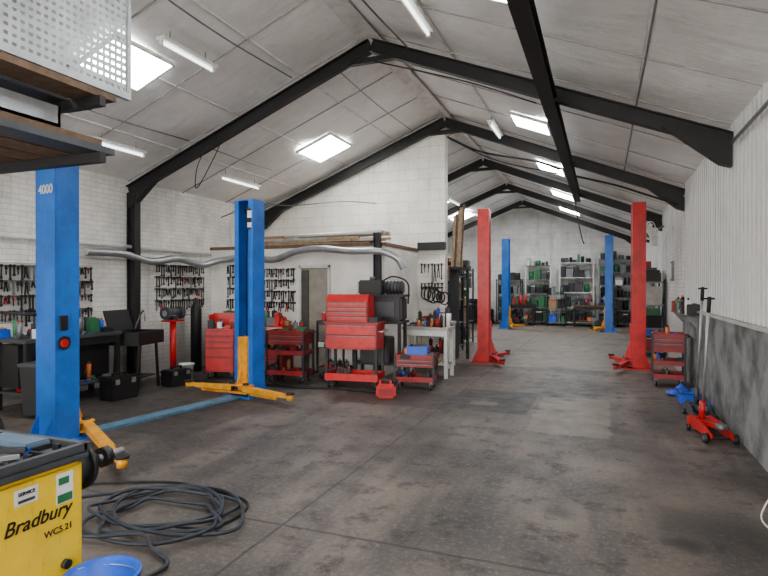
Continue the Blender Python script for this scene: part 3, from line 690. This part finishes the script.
# far end storage
def shelf(name, loc, rz_, w, d, h, lv, fm, cols, deckm=GREY):
    b = B(name)
    for sx in (-1, 1):
        for sy in (-1, 1): b.box(sx*w/2-.02, sx*w/2+.02, sy*d/2-.02, sy*d/2+.02, 0, h, fm)
    for i in range(lv):
        z = .12+(h-.2)*i/(lv-1); b.box(-w/2, w/2, -d/2, d/2, z, z+.03, deckm)
        x = -w/2+.05; gap = (h-.2)/(lv-1)
        while x < w/2-.12:
            ww = random.uniform(.1, .32); ww = min(ww, w/2-.03-x); hh = random.uniform(.45, .9)*gap*.95 if i < lv-1 else random.uniform(.1, .35); m = random.choice(cols)
            if random.random() < .75: b.box(x, x+ww-.02, -d/2+.03, d/2-.06, z+.03, z+.03+hh, m, bev=.008); b.box(x-.004, x+ww-.016, -d/2+.02, -d/2+.035, z+.03+hh*.8, z+.03+hh*.9, random.choice(cols))
            elif ww > .08: b.cyl((x+ww/2, 0, z+.03), (x+ww/2, 0, z+.03+hh), min(ww/2-.01, .1), m, 12)
            x += ww+random.uniform(0, .03)
    b.ob((-w/2, d/2, .15), (w/2, d/2, h-.1), .02, .02, fm); return b.done(loc, rz_)
DK = [BLK, STL, TANK, GRN, BLK, RUB, GREY, BLK]; GR = [GRN, BLK, GRN, TANK, STL, WHT]; LT = [CARD, WHT, GREY, DIRTW, BLUP, CARD, BLK, DRED]
shelf('storage_shelf', (-4.7, 18.2, 0), R90, 1.3, .5, 2.3, 5, STL, DK+LT)
shelf('storage_shelf', (-2.5, 24.1, 0), 0, 1.0, .5, 2.5, 5, WHT, GR)
shelf('storage_shelf', (-1.0, 24.1, 0), 0, 1.3, .5, 2.6, 5, WHT, DK, deckm=WHT)
shelf('storage_shelf', (.45, 24.1, 0), 0, 1.2, .5, 2.7, 6, GREY, DK+[WHT])
shelf('storage_shelf', (-3.7, 24.1, 0), 0, 1.0, .5, 1.9, 4, STL, DK)
shelf('storage_shelf', (-1.95+.22, 23.5, 0), 0, .7, .4, 1.3, 3, STL, DK+LT)
shelf('storage_shelf', (1.04, 17.6, 0), R90*3, 2.2, .45, 2.0, 5, GREY, LT)
shelf('storage_shelf', (1.04, 14.4, 0), R90*3, 1.3, .45, 1.75, 4, STL, DK+LT)
shelf('storage_shelf', (-3.5, 13.2, 0), R90, 1.2, .45, 1.9, 4, STL, DK+[CARD])
shelf('storage_shelf', (-3.7, 15.2, 0), R90, 1.4, .45, 2.1, 5, STL, DK+LT)
for (x, y, n) in ((-4.6, 23.8, 3), (-5.3, 23.9, 5)):
    b = B('tyre_stack')
    for i in range(n): b.tyre((0, 0, .11+.21*i), (0, 0, 1), .29, .2)
    b.done((x, y, 0))
b, l, r = bench('workbench', (-.3, 23.3, 0), 0, 1.6, .55, .85, WOOD, STL, 34, True, .4); b.done(l, r)
b, l, r = bench('workbench', (-3.2, 23.3, 0), 0, 1.3, .55, .85, STL, STL, 34, True, .5); b.done(l, r)
b = B('timber_offcuts')
for i in range(5): b.ob((-2.94+.03*i, 11.45+.05*i, 2.0), (-2.9+.02*i, 11.5+.12*i, 3.05+.08*i), .06, .03, random.choice([WOOD, PALE]))
b.box(-3.0, -2.75, 11.4, 12.2, 1.95, 2.0, STL); b.box(-3.0, -2.98, 11.4, 12.2, 0, 1.95, STL); b.box(-2.8, -2.75, 12.1, 12.2, 0, 1.95, STL); b.done()
b = B('wall_fan')
b.ob((.2, 0, .1), (0, 0, 0), .04, .04, GREY); b.cyl((.02, 0, 0), (-.12, 0, 0), .07, WHT)
b.sweep([(-.13, .2*math.cos(t), .2*math.sin(t)) for t in [2*math.pi*i/16 for i in range(17)]], .01, WHT, 3, 6)
b.sweep([(-.22, .2*math.cos(t), .2*math.sin(t)) for t in [2*math.pi*i/16 for i in range(17)]], .01, WHT, 3, 6)
for i in range(12): t = 2*math.pi*i/12; b.cyl((-.25, 0, 0), (-.18, .2*math.cos(t), .2*math.sin(t)), .004, WHT, 5)
for i in range(3): t = 2*math.pi*i/3; b.ob((-.16, 0, 0), (-.16, .17*math.cos(t), .17*math.sin(t)), .09, .008, WHT, V((1, .3, 0)))
b.box(-.1, .02, -.05, .05, -.35, -.12, WHT); b.done((1.1, 14.0, 2.85), .5)
b = B('electrical_box'); b.box(-.05, 0, -.15, .15, 0, .4, GREY, bev=.01); b.box(-.055, -.05, -.12, .12, .05, .35, WHT); b.cyl((-.02, 0, .4), (-.02, 0, 1.1), .012, WHT); b.done((XR, 12.6, 1.7))

# cables & conduits on roof
def cable(pts, r, m=RUB):
    b = B('overhead_cable'); b.sweep(pts, r, m, 8, 6); b.done()
cable([(XL+.2, 6.95, rz(XL+.2)-.3), (-5.6, 6.97, rz(-5.6)-.4), (-4.2, 6.95, rz(-4.2)-.32), (XC-.1, 6.97, RZ-.42)], .009)
cable([(XC, 6.95, RZ-.42), (-1.6, 6.95, rz(-1.6)-.35), (-.75, 6.95, rz(-.75)-.38)], .009)
cable([(XC+.1, 10.9, RZ-.5), (-2.2, 10.8, 4.2), (-1.2, 10.85, 3.95), (-.75, 10.8, 3.75)], .02)
cable([(-.45, 10.8, 3.6), (.2, 10.8, 3.4), (.7, 10.8, 3.2), (1.2, 10.8, 3.0)], .02)
cable([(XC+.2, 10.7, RZ-.6), (-1.9, 10.75, 4.0), (-.75, 10.7, 3.65)], .012)
cable([(-4.1, 3.5, rz(-4.1)-.1), (-4.1, 5.2, rz(-4.1)-.16), (-4.1, 6.9, rz(-4.1)-.1)], .01, GREY)
cable([(-5.9, 3.5, rz(-5.9)-.1), (-5.9, 5.3, rz(-5.9)-.15), (-5.9, 6.9, rz(-5.9)-.1)], .01, GREY)
cable([(-5.9, 7.4, rz(-5.9)-.1), (-5.85, 8.3, rz(-5.85)-.15), (-5.9, 9.2, rz(-5.9)-.1)], .008, GREY)
cable([(-3.6, 7.4, rz(-3.6)-.1), (-3.6, 9.0, rz(-3.6)-.14), (-3.6, 10.8, rz(-3.6)-.1)], .008, GREY)
cable([(-7.0, 9.1, 2.95), (-6.2, 9.05, 3.15), (-5.4, 9.1, 3.1), (-4.4, 9.1, 3.12), (-3.7, 9.1, 3.05)], .01, GREY)
cable([(0.35, 3.5, rz(.35)-.08), (.35, 5.2, rz(.35)-.12), (.35, 7.0, rz(.35)-.08)], .01, GREY)
cable([(0.35, 7.4, rz(.35)-.08), (.35, 9.0, rz(.35)-.1), (.35, 10.9, rz(.35)-.08)], .01, GREY)
cable([(-2.4, 3.5, rz(-2.4)-.1), (-2.4, 5.3, rz(-2.4)-.18), (-2.4, 7.0, rz(-2.4)-.1)], .012, GREY)
cable([(XR-.05, 0, 3.12), (XR-.05, 3, 3.12), (XR-.05, 6.9, 3.12)], .02, GREY)
cable([(-5.6, 6.95, 3.75), (-5.75, 6.9, 3.4), (-5.8, 6.95, 3.1), (-5.55, 7.0, 3.5), (-5.3, 6.95, 3.85)], .008, STL)
cable([(-.6, 13.5, 3.7), (-.55, 13.5, 3.2), (-.45, 13.5, 2.7), (-.4, 13.45, 2.55)], .014)
# world + camera
w = bpy.data.worlds.new('World'); SC.world = w; w.use_nodes = True
bg = w.node_tree.nodes['Background']; bg.inputs[0].default_value = (1, .98, .955, 1); bg.inputs[1].default_value = 9.0
cam = bpy.data.cameras.new('camera'); co = bpy.data.objects.new('camera', cam); SC.collection.objects.link(co)
cam.sensor_width = 36; cam.lens = 560/768*36; cam.clip_start = .05
co.location = (0, 0, 1.6); co.rotation_euler = (math.radians(90-.2), 0, math.radians(21.36)); SC.camera = co
